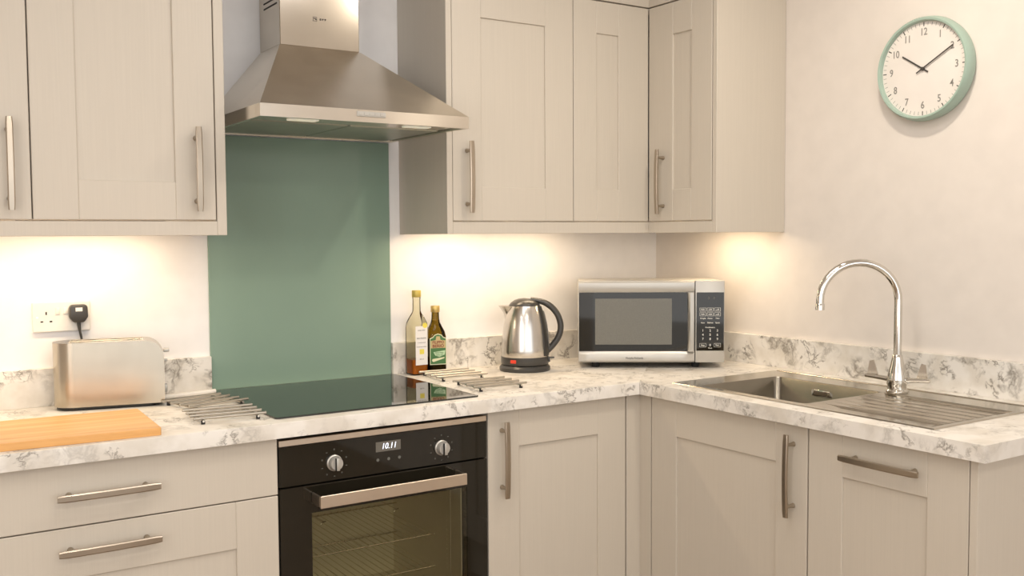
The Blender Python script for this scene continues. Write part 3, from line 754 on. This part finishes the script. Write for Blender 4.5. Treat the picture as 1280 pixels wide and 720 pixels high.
bm = BM(); lab(bm, [(-0.0245, 0.084), (0.0245, 0.084), (0.0245, 0.108), (0.008, 0.110), (0.006, 0.122), (-0.006, 0.122), (-0.008, 0.110), (-0.0245, 0.108)], -0.0324, -0.0322); part('label_panel', bm, 'label_tan', lb)
bm = BM(); lab(bm, [(-0.016, 0.071), (0.024, 0.076), (0.022, 0.062), (0.004, 0.055), (-0.010, 0.060)], -0.0324, -0.0322); part('label_banner', bm, 'label_pale', lb)
bm = BM(); lab(bm, [(-0.021, 0.043), (-0.016, 0.039), (0.020, 0.050), (0.021, 0.054), (-0.019, 0.049)], -0.0325, -0.0322); part('label_branch_print', bm, 'label_cream', lb)
text('lettering', 'FILIPPO', 0.0125, 'label_red', lb, (0.0, -0.0328, 0.1025), sx=0.95, bold=0.0003)
text('lettering', 'BERIO', 0.0135, 'label_red', lb, (0.0, -0.0328, 0.0905), sx=1.05, bold=0.0004)
text('lettering', 'Extra Virgin', 0.0060, 'label_green', lb, (0.004, -0.0328, 0.0690))
text('lettering', 'Olive Oil', 0.0060, 'label_green', lb, (0.004, -0.0328, 0.0615))

# ------------------------------------------------------------------ kettle on its base
KX, KY = -0.7330, -0.1750; KR = -0.60
t = thing('power_base', 'round black power base under the steel kettle', 'power base', (KX, KY, H), KR)
bm = BM(); lathe(bm, [(0.083, 0.0), (0.085, 0.004), (0.0845, 0.012), (0.078, 0.019), (0.05, 0.0205)], 48); part('plate', bm, 'charcoal', t)
t = thing('kettle', 'polished steel jug kettle with black handle, between the bottles and the microwave', 'kettle', (KX, KY, H + 0.021), KR)
prof = [(0.0775, 0.026), (0.0785, 0.028), (0.0780, 0.050), (0.0745, 0.095), (0.0690, 0.135), (0.0620, 0.165), (0.0545, 0.188), (0.0520, 0.1935)]
bm = BM(); lathe(bm, prof, 56)
part('body', bm, 'kettle', t)
bm = BM(); lathe(bm, [(0.070, 0.0), (0.0780, 0.001), (0.0795, 0.004), (0.0790, 0.0255), (0.070, 0.027)], 48); part('skirt', bm, 'charcoal', t)
# spout
bm = BM(); rows = []
for k in range(7):
    u = k / 6; z = 0.150 + 0.0435 * u; rb = 0.0655 + (0.052 - 0.0655) * u
    out = 0.001 + 0.034 * u ** 1.5; wd = 0.012 + 0.022 * u; row = []
    for j in range(9):
        s = -1 + 2 * j / 8; a = pi + s * wd / rb; rr = rb + out * (1 - abs(s) ** 1.5)
        row.append(bm.verts.new((rr * cos(a), rr * sin(a), z)))
    rows.append(row)
for A, B in zip(rows, rows[1:]):
    for j in range(8): bm.faces.new((A[j], A[j + 1], B[j + 1], B[j]))
bm.faces.new(rows[-1])
part('spout', bm, 'kettle', t)
bm = BM(); lathe(bm, [(0.0515, 0.1925), (0.0515, 0.1955), (0.046, 0.2035), (0.034, 0.2120), (0.020, 0.2165), (0.006, 0.2180)], 40); part('lid', bm, 'charcoal', t)
# strap with gauge window, following the body on the handle side
def strap(a0, a1, off, z0, z1, n=8):
    bm = BM(); R = []
    zs = [z0 + (z1 - z0) * i / 16 for i in range(17)]
    def rad(z):
        for (r0, q0), (r1, q1) in zip(prof, prof[1:]):
            if q0 <= z <= q1: return r0 + (r1 - r0) * (z - q0) / max(1e-6, q1 - q0)
        return prof[-1][0] if z > prof[-1][1] else prof[0][0]
    for z in zs:
        ring = [bm.verts.new(((rad(z) - 0.004) * cos(a0), (rad(z) - 0.004) * sin(a0), z))]
        ring += [bm.verts.new(((rad(z) + off) * cos(a0 + (a1 - a0) * i / n), (rad(z) + off) * sin(a0 + (a1 - a0) * i / n), z)) for i in range(n + 1)]
        ring += [bm.verts.new(((rad(z) - 0.004) * cos(a1), (rad(z) - 0.004) * sin(a1), z))]
        R.append(ring)
    for A, B in zip(R, R[1:]):
        for i in range(len(A) - 1): bm.faces.new((A[i], A[i + 1], B[i + 1], B[i]))
    bm.faces.new(R[0]); bm.faces.new(R[-1][::-1]); return bm
part('back_strip', strap(-0.62, 0.62, 0.0025, 0.030, 0.192), 'charcoal', t)
part('water_gauge', strap(-0.13, 0.13, 0.0055, 0.055, 0.176), 'grey_screen', t)
hp = [(0.020, 0, 0.2140), (0.045, 0, 0.2090), (0.066, 0, 0.2030), (0.088, 0, 0.189), (0.106, 0, 0.168), (0.117, 0, 0.142), (0.119, 0, 0.115), (0.112, 0, 0.090), (0.098, 0, 0.068), (0.084, 0, 0.052), (0.074, 0, 0.043)]
# smooth the handle path
def smooth(pts, k=3):
    pts = [Vector(p) for p in pts]
    out = []
    for i in range(len(pts) - 1):
        p0 = pts[max(0, i - 1)]; p1 = pts[i]; p2 = pts[i + 1]; p3 = pts[min(len(pts) - 1, i + 2)]
        for j in range(k):
            u = j / k
            out.append(0.5 * ((2 * p1) + (p2 - p0) * u + (2 * p0 - 5 * p1 + 4 * p2 - p3) * u * u + (3 * p1 - p0 - 3 * p2 + p3) * u ** 3))
    out.append(pts[-1]); return out
sp_ = smooth(hp, 3); n = len(sp_)
bm = BM(); tube(bm, sp_, [(0.0130, 0.0080 + 0.0025 * min(1, i / 8)) for i in range(n)], 14)
part('handle', bm, 'charcoal', t)
bm = BM(); box(bm, 0.074, 0.098, -0.008, 0.008, 0.018, 0.0225, 0.0015, 2); box(bm, 0.072, 0.084, -0.011, 0.011, 0.006, 0.021, 0.002, 2)
part('switch_lever', bm, 'charcoal', t)
a = radians(-118); bm = BM(); box(bm, -0.010, 0.010, -0.0035, 0.003, -0.0055, 0.0055, 0.0015, 2)
o = part('power_light', bm, 'red', t, 'red power light'); o.location = (0.0785 * cos(a), 0.0785 * sin(a), 0.0145); o.rotation_euler = (0, 0, a + pi / 2)

# ------------------------------------------------------------------ microwave
wv = Vector((0.80828, -0.588798)); ang = math.atan2(wv.y, wv.x)
MW, MH, MD = 0.4855, 0.2735, 0.262
t = thing('microwave_oven', 'silver microwave with black door standing across the corner of the worktop', 'microwave', (-0.5690, -0.2520, H), ang)
Z0 = 0.0195
bm = BM(); box(bm, 0.002, MW - 0.002, 0.020, MD, Z0 + 0.002, Z0 + MH - 0.002, 0.004, 2); part('casing', bm, 'silver', t)
for x in (0.06, MW - 0.09):
    for y in (0.045, MD - 0.04):
        bm = BM(); lathe(bm, [(0.012, 0.0), (0.014, 0.004), (0.014, Z0 + 0.0015)], 16, c=(x, y)); part('foot', bm, 'rubber', t)
XS = 0.3880
def bandpts(z0, z1, x0, x1, r=0.006):
    return rrect(x0, x1, z0, z1, r, 4)
# door
bm = BM(); box(bm, 0.0, XS - 0.0008, 0.004, 0.0195, Z0, Z0 + MH, 0.003, 2); dr = part('door', bm, 'silver', t)
# curved silver bands above and below the window
for top in (True, False):
    bm = BM(); n = 20; rows = []
    for i in range(n + 1):
        x = 0.002 + (XS - 0.004) * i / n; u = i / n; arc = 0.006 * (1 - (2 * u - 1) ** 2)
        if top: zz = [Z0 + MH - 0.002, Z0 + MH - 0.006, Z0 + MH - 0.028 + arc * 0.8, Z0 + MH - 0.034 + arc * 0.3, Z0 + MH - 0.0385]
        else: zz = [Z0 + 0.002, Z0 + 0.006, Z0 + 0.030 - arc * 1.2, Z0 + 0.034 - arc * 0.4, Z0 + 0.038]
        yy = [0.003, -0.001, -0.0035, -0.0005, 0.003]
        rows.append([bm.verts.new((x, y, z)) for y, z in zip(yy, zz)])
    for A, B in zip(rows, rows[1:]):
        for k in range(4): bm.faces.new((A[k], A[k + 1], B[k + 1], B[k]))
    for A in (rows[0], rows[-1]): bm.faces.new(A)
    o = part('door_trim', bm, 'silver', dr)
bm = BM(); box(bm, 0.003, 0.364, 0.0012, 0.0045, Z0 + 0.0385, Z0 + MH - 0.0390, 0.0008); part('door_glass', bm, 'blackglass', dr)
bm = BM(); box(bm, 0.0565, 0.3115, 0.0004, 0.0012, Z0 + 0.0605, Z0 + MH - 0.0590); part('window_mesh', bm, 'mwmesh', dr, 'grey meshed window')
bm = BM()
rows = []
for i in range(17):
    u = i / 16; z = Z0 + 0.0385 + (MH - 0.0775) * u; bow = 0.005 * (1 - (2 * u - 1) ** 2)
    rows.append([bm.verts.new(p) for p in ((0.3625 + bow * 0.6, 0.004, z), (0.3640 + bow * 0.6, -0.012 - bow, z), (0.3700, -0.016 - bow, z), (0.3820, -0.014 - bow, z), (0.3868, 0.004, z))])
for A, B in zip(rows, rows[1:]):
    for k in range(4): bm.faces.new((A[k], A[k + 1], B[k + 1], B[k]))
    bm.faces.new((A[4], A[0], B[0], B[4]))
bm.faces.new(rows[0]); bm.faces.new(rows[-1])
part('handle', bm, 'silver', dr)
text('lettering', 'Morphy Richards', 0.0098, 'print_dark', dr, (0.1870, -0.0036, Z0 + 0.0155), sx=0.86, rot=(radians(84), 0, 0))
# control side
bm = BM(); box(bm, XS + 0.0008, MW, 0.0, 0.0195, Z0, Z0 + MH, 0.003, 2); cp = part('control_panel', bm, 'silver', t)
bm = BM(); box(bm, 0.3925, MW - 0.0025, -0.0012, 0.0005, Z0 + 0.0400, Z0 + MH - 0.0390, 0.0005); kp = part('keypad', bm, 'blackglass', cp)
px0, pw = 0.3925, MW - 0.0025 - 0.3925
pz1 = Z0 + MH - 0.0390; ph = MH - 0.079
def K(u, v): return px0 + pw * u, pz1 - ph * v
for u in (0.44, 0.64):
    x, z = K(u, 0.10); text('display_digits', '0', 0.013, 'print_dim', kp, (x, -0.0015, z))
for j, v in enumerate((0.295, 0.375)):
    for i, u in enumerate((0.235, 0.50, 0.765)):
        x, z = K(u, v); bm = BM(); w_, h_ = 0.0105, 0.0062
        for a in ((x - w_, x + w_, z + h_ - 0.0009, z + h_), (x - w_, x + w_, z - h_, z - h_ + 0.0009), (x - w_, x - w_ + 0.0012, z - h_, z + h_), (x + w_ - 0.0012, x + w_, z - h_, z + h_),
                  (x - 0.006, x + 0.006, z - 0.0025, z - 0.0010), (x - 0.0045 + i * 0.001, x - 0.002, z, z + 0.0035), (x + 0.001, x + 0.0045, z + 0.0005, z + 0.0030)):
            box(bm, a[0], a[1], -0.0015, -0.0012, a[2], a[3])
        part('button_print', bm, 'print_white', kp)
for v, words in ((0.445, ('Weight', 'Power', 'Time')), (0.52, ('Auto', 'Defrost', 'Quick')), (0.60, ('', 'Combination', ''))):
    for u, s in zip((0.235, 0.5, 0.765), words):
        if s: x, z = K(u, v); text('lettering', s, 0.0062, 'print_white', kp, (x, -0.0014, z), bold=0.00015)
for j in range(3):
    for i in range(3):
        x, z = K((0.235, 0.5, 0.765)[i], 0.655 + 0.072 * j); text('digit', str(3 * j + i + 1), 0.0105, 'print_white', kp, (x, -0.0014, z), bold=0.0002)
for u, s in ((0.235, 'Stop'), (0.5, '0'), (0.765, 'Start')):
    x, z = K(u, 0.905); text('digit' if s == '0' else 'lettering', s, 0.0105 if s == '0' else 0.0065, 'print_white', kp, (x, -0.0014, z), bold=0.0002)
    if s != '0':
        bm = BM(); w_, h_ = 0.0110, 0.0065
        for a in ((x - w_, x + w_, z + h_ - 0.0008, z + h_), (x - w_, x + w_, z - h_, z - h_ + 0.0008), (x - w_, x - w_ + 0.0008, z - h_, z + h_), (x + w_ - 0.0008, x + w_, z - h_, z + h_)):
            box(bm, a[0], a[1], -0.0015, -0.0012, a[2], a[3])
        part('button_print', bm, 'print_white', kp)
x, z = K(0.5, 0.955); text('lettering', 'Clock', 0.0055, 'print_white', kp, (x, -0.0014, z), bold=0.0001)

# ------------------------------------------------------------------ sink
t = thing('sink', 'satin steel inset sink with square bowl and ribbed draining board', 'sink', ((SX0 + SX1) / 2, (SY0 + SY1) / 2, H))
sx, sy = (SX0 + SX1) / 2, (SY0 + SY1) / 2
def S(bm):
    for v in bm.verts: v.co -= Vector((sx, sy, H))
    return bm
BX0, BX1, BY0, BY1 = -0.5170, -0.1880, -1.1600, -0.7750        # bowl
DX0, DX1, DY0, DY1 = -0.5230, -0.1880, -1.5330, -1.1620        # drainer
ZT = H + 0.0030
def platepts(bm, xs, ys, skip, z):
    V = {}
    def v(i, j):
        if (i, j) not in V: V[(i, j)] = bm.verts.new((xs[i], ys[j], z))
        return V[(i, j)]
    for i in range(len(xs) - 1):
        for j in range(len(ys) - 1):
            if (i, j) in skip: continue
            bm.faces.new((v(i, j), v(i + 1, j), v(i + 1, j + 1), v(i, j + 1)))
bm = BM()
xs = [SX0 + 0.002, DX0, BX0, BX1, SX1 - 0.002]; ys = [SY1 + 0.002, DY0, DY1, BY0, BY1, SY0 - 0.002]
platepts(bm, xs, ys, {(1, 1), (2, 1), (2, 3)}, ZT)
# bevelled skirt of the outer edge down to the worktop
oo = [(SX0, SY1), (SX1, SY1), (SX1, SY0), (SX0, SY0)]; ii = [(SX0 + 0.002, SY1 + 0.002), (SX1 - 0.002, SY1 + 0.002), (SX1 - 0.002, SY0 - 0.002), (SX0 + 0.002, SY0 - 0.002)]
a_ = [bm.verts.new((x, y, H + 0.0004)) for x, y in oo]; b2 = [bm.verts.new((x, y, ZT)) for x, y in ii]
for i in range(4): bm.faces.new((a_[i], a_[(i + 1) % 4], b2[(i + 1) % 4], b2[i]))
part('rim', S(bm), 'sink', t, angle=20)
# raised rear ledge fold
bm = BM(); tube(bm, [(SX1 - 0.006, SY0 - 0.01, ZT), (SX1 - 0.006, SY1 + 0.01, ZT)], (0.0025), 8); part('rear_bead', S(bm), 'sink', t)
# bowl
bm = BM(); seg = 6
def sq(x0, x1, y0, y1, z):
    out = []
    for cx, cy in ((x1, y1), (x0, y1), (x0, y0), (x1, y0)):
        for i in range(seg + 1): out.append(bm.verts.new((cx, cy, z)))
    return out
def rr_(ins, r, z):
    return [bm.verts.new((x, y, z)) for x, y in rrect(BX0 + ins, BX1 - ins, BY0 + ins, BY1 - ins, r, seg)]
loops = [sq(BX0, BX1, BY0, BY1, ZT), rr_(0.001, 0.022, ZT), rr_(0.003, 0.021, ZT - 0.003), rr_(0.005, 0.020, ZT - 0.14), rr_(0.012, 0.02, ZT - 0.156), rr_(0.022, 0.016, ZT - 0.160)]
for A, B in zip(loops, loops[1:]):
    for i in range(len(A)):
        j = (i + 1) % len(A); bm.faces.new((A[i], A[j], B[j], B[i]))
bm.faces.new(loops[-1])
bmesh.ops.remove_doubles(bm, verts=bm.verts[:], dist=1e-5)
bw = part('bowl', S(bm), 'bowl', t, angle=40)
bm = BM(); lathe(bm, [(0.044, ZT - 0.1598), (0.044, ZT - 0.1575), (0.036, ZT - 0.1585), (0.012, ZT - 0.1575)], 28, c=(-0.352, -0.967)); part('strainer', S(bm), 'chrome', bw)
# overflow on the rear wall of the bowl
bm = BM(); prism(bm, rrect(-0.034, 0.034, -0.010, 0.010, 0.0055, 4), -0.003, 0.002)
bmesh.ops.bevel(bm, geom=[e_ for e_ in bm.edges if all(v.co.y < -0.002 for v in e_.verts)], offset=0.001, segments=2, affect='EDGES', profile=0.5)
o = part('overflow', bm, 'chrome', bw); o.rotation_euler = (0, 0, R90); o.location = (BX1 - 0.006 - sx, -0.950 - sy, 0.882 - H)
bm = BM(); prism(bm, rrect(-0.026, 0.026, -0.0055, 0.0055, 0.003, 4), -0.0036, -0.0030)
o = part('overflow_slot', bm, 'handle', bw); o.rotation_euler = (0, 0, R90); o.location = (BX1 - 0.006 - sx, -0.950 - sy, 0.882 - H)
# drainer: ribbed sheet slightly below the rim
bm = BM(); N = 132; rows = []
for i in range(N + 1):
    x = DX0 + (DX1 - DX0) * i / N; u = (x - (DX0 + 0.070)) / 0.0420
    z = ZT - 0.007
    if -0.001 <= u <= 5.5: z += 0.0042 * max(0, cos(2 * pi * u)) ** 5
    if i in (0, N): z = ZT
    if i in (1, N - 1): z = ZT - 0.0055
    rows.append((x, z))
ysd = [DY0, DY0 + 0.006, DY0 + 0.03, DY1 - 0.075, DY1 - 0.012, DY1]
G = []
for x, z in rows:
    col = []
    for k, y in enumerate(ysd):
        zz = {0: ZT, 1: ZT - 0.0055, 2: z, 3: z, 4: ZT - 0.004, 5: ZT}[k]
        if (x, z) in (rows[0], rows[-1]): zz = ZT
        col.append(bm.verts.new((x, y, zz)))
    G.append(col)
for A, B in zip(G, G[1:]):
    for k in range(5): bm.faces.new((A[k], A[k + 1], B[k + 1], B[k]))
part('draining_board', S(bm), 'sink', t, angle=60)

# ------------------------------------------------------------------ tap
TXX, TYY = -0.1640, -1.1850
t = thing('kitchen_tap', 'chrome swan-neck mixer tap with two lever handles behind the sink bowl', 'tap', (TXX, TYY, ZT + 0.0004))
bm = BM(); lathe(bm, [(0.0290, 0.0), (0.0300, 0.003), (0.0300, 0.006), (0.0265, 0.010), (0.0260, 0.020), (0.0275, 0.024), (0.0275, 0.040), (0.0240, 0.058), (0.0180, 0.080), (0.0145, 0.098), (0.0135, 0.104), (0.0120, 0.106)], 36)
part('tap_body', bm, 'chrome', t)
sd = Vector((-0.836, 0.549, 0)); R_ = 0.1085; zc = 0.258
pts_ = [(0, 0, 0.104), (0, 0, 0.15), (0, 0, 0.2), (0, 0, 0.235)]
for a in range(0, 181, 9):
    q = sd * (R_ * (1 - cos(radians(a)))); pts_.append((q.x, q.y, zc + R_ * 0.96 * sin(radians(a))))
q = sd * (2 * R_ - 0.0005); pts_.append((q.x, q.y, zc - 0.010))
bm = BM(); tube(bm, pts_, 0.0108, 20); part('spout', bm, 'chrome', t)
q = sd * (2 * R_); bm = BM(); lathe(bm, [(0.0125, zc - 0.026), (0.0125, zc - 0.011), (0.0110, zc - 0.008)], 20, c=(q.x, q.y)); part('nozzle', bm, 'chrome', t)
for s in (1, -1):
    dv = Vector((-0.25 * s, 0.968 * s, 0)); bm = BM()
    tube(bm, [dv * 0.024 + Vector((0, 0, 0.036)), dv * 0.045 + Vector((0, 0, 0.038)), dv * 0.090 + Vector((0, 0, 0.041))], [0.0075, 0.0068, 0.0058], 14)
    st = part('lever_stem', bm, 'chrome', t)
    bm = BM(); nrm = Vector((dv.y, -dv.x, 0)) * 0.0022
    prof2 = [(0.052, 0.042), (0.084, 0.044), (0.078, 0.083), (0.066, 0.086)]
    A = [bm.verts.new(dv * r + Vector((0, 0, z)) + nrm) for r, z in prof2]; B = [bm.verts.new(dv * r + Vector((0, 0, z)) - nrm) for r, z in prof2]
    bm.faces.new(A); bm.faces.new(B[::-1])
    for i in range(4): bm.faces.new((A[i], A[(i + 1) % 4], B[(i + 1) % 4], B[i]))
    part('lever_blade', bm, 'chrome', st)

# ------------------------------------------------------------------ clock
t = thing('wall_clock', 'round mint green wall clock with white dial on the right wall', 'clock', (0, -1.158, 1.822), R90)
RO = 0.1475
bm = BM(); lathe(bm, [(RO - 0.008, 0.001), (RO - 0.003, 0.004), (RO, 0.018), (RO - 0.003, 0.036), (RO - 0.0075, 0.0425), (RO - 0.0125, 0.0415), (RO - 0.0145, 0.036), (RO - 0.0145, 0.027)], 72, cap=False)
bmesh.ops.rotate(bm, verts=bm.verts[:], matrix=Matrix.Rotation(pi / 2, 3, 'X')); part('rim', bm, 'mint', t)
bm = BM(); lathe(bm, [(RO - 0.0146, 0.002), (RO - 0.0146, 0.0275)], 72)
bmesh.ops.rotate(bm, verts=bm.verts[:], matrix=Matrix.Rotation(pi / 2, 3, 'X')); dl = part('dial', bm, 'dial', t)
def tick(bm, deg, r0, r1, w_):
    a = radians(deg); d = Vector((sin(a), 0, cos(a))); n_ = Vector((cos(a), 0, -sin(a))) * w_ / 2
    q = [d * r0 + n_, d * r1 + n_, d * r1 - n_, d * r0 - n_]
    A = [bm.verts.new(p + Vector((0, -0.0279, 0))) for p in q]; B = [bm.verts.new(p + Vector((0, -0.0274, 0))) for p in q]
    bm.faces.new(A); bm.faces.new(B)
    for i in range(4): bm.faces.new((A[i], A[(i + 1) % 4], B[(i + 1) % 4], B[i]))
bm = BM()
for i in range(60):
    if i % 5: tick(bm, i * 6, 0.1205, 0.1300, 0.0011)
part('minute_marks', bm, 'print_grey', dl)
bm = BM()
for i in range(12): tick(bm, i * 30, 0.1195, 0.1310, 0.0026)
part('hour_marks', bm, 'print_dark', dl)
for i in range(1, 13):
    a = radians(i * 30); r = 0.1030
    text('numeral', str(i), 0.0290, 'print_grey', dl, (r * sin(a), -0.0277, r * cos(a)), sx=0.82, bold=0.0003)
for nm, deg, ln_, tail, w_, y in (('hour_hand', -57, 0.078, 0.020, 0.0042, -0.0305), ('minute_hand', 60.5, 0.107, 0.022, 0.0036, -0.0322)):
    bm = BM(); box(bm, -w_ / 2, w_ / 2, -0.0005, 0.0005, -tail, ln_); bmesh.ops.rotate(bm, verts=bm.verts[:], matrix=Matrix.Rotation(radians(deg), 3, 'Y'))
    o = part(nm, bm, 'print_dark', t); o.location = (0, y, 0)
bm = BM(); lathe(bm, [(0.005, 0.027), (0.005, 0.034)], 16); bmesh.ops.rotate(bm, verts=bm.verts[:], matrix=Matrix.Rotation(pi / 2, 3, 'X')); part('hub', bm, 'print_dark', t)
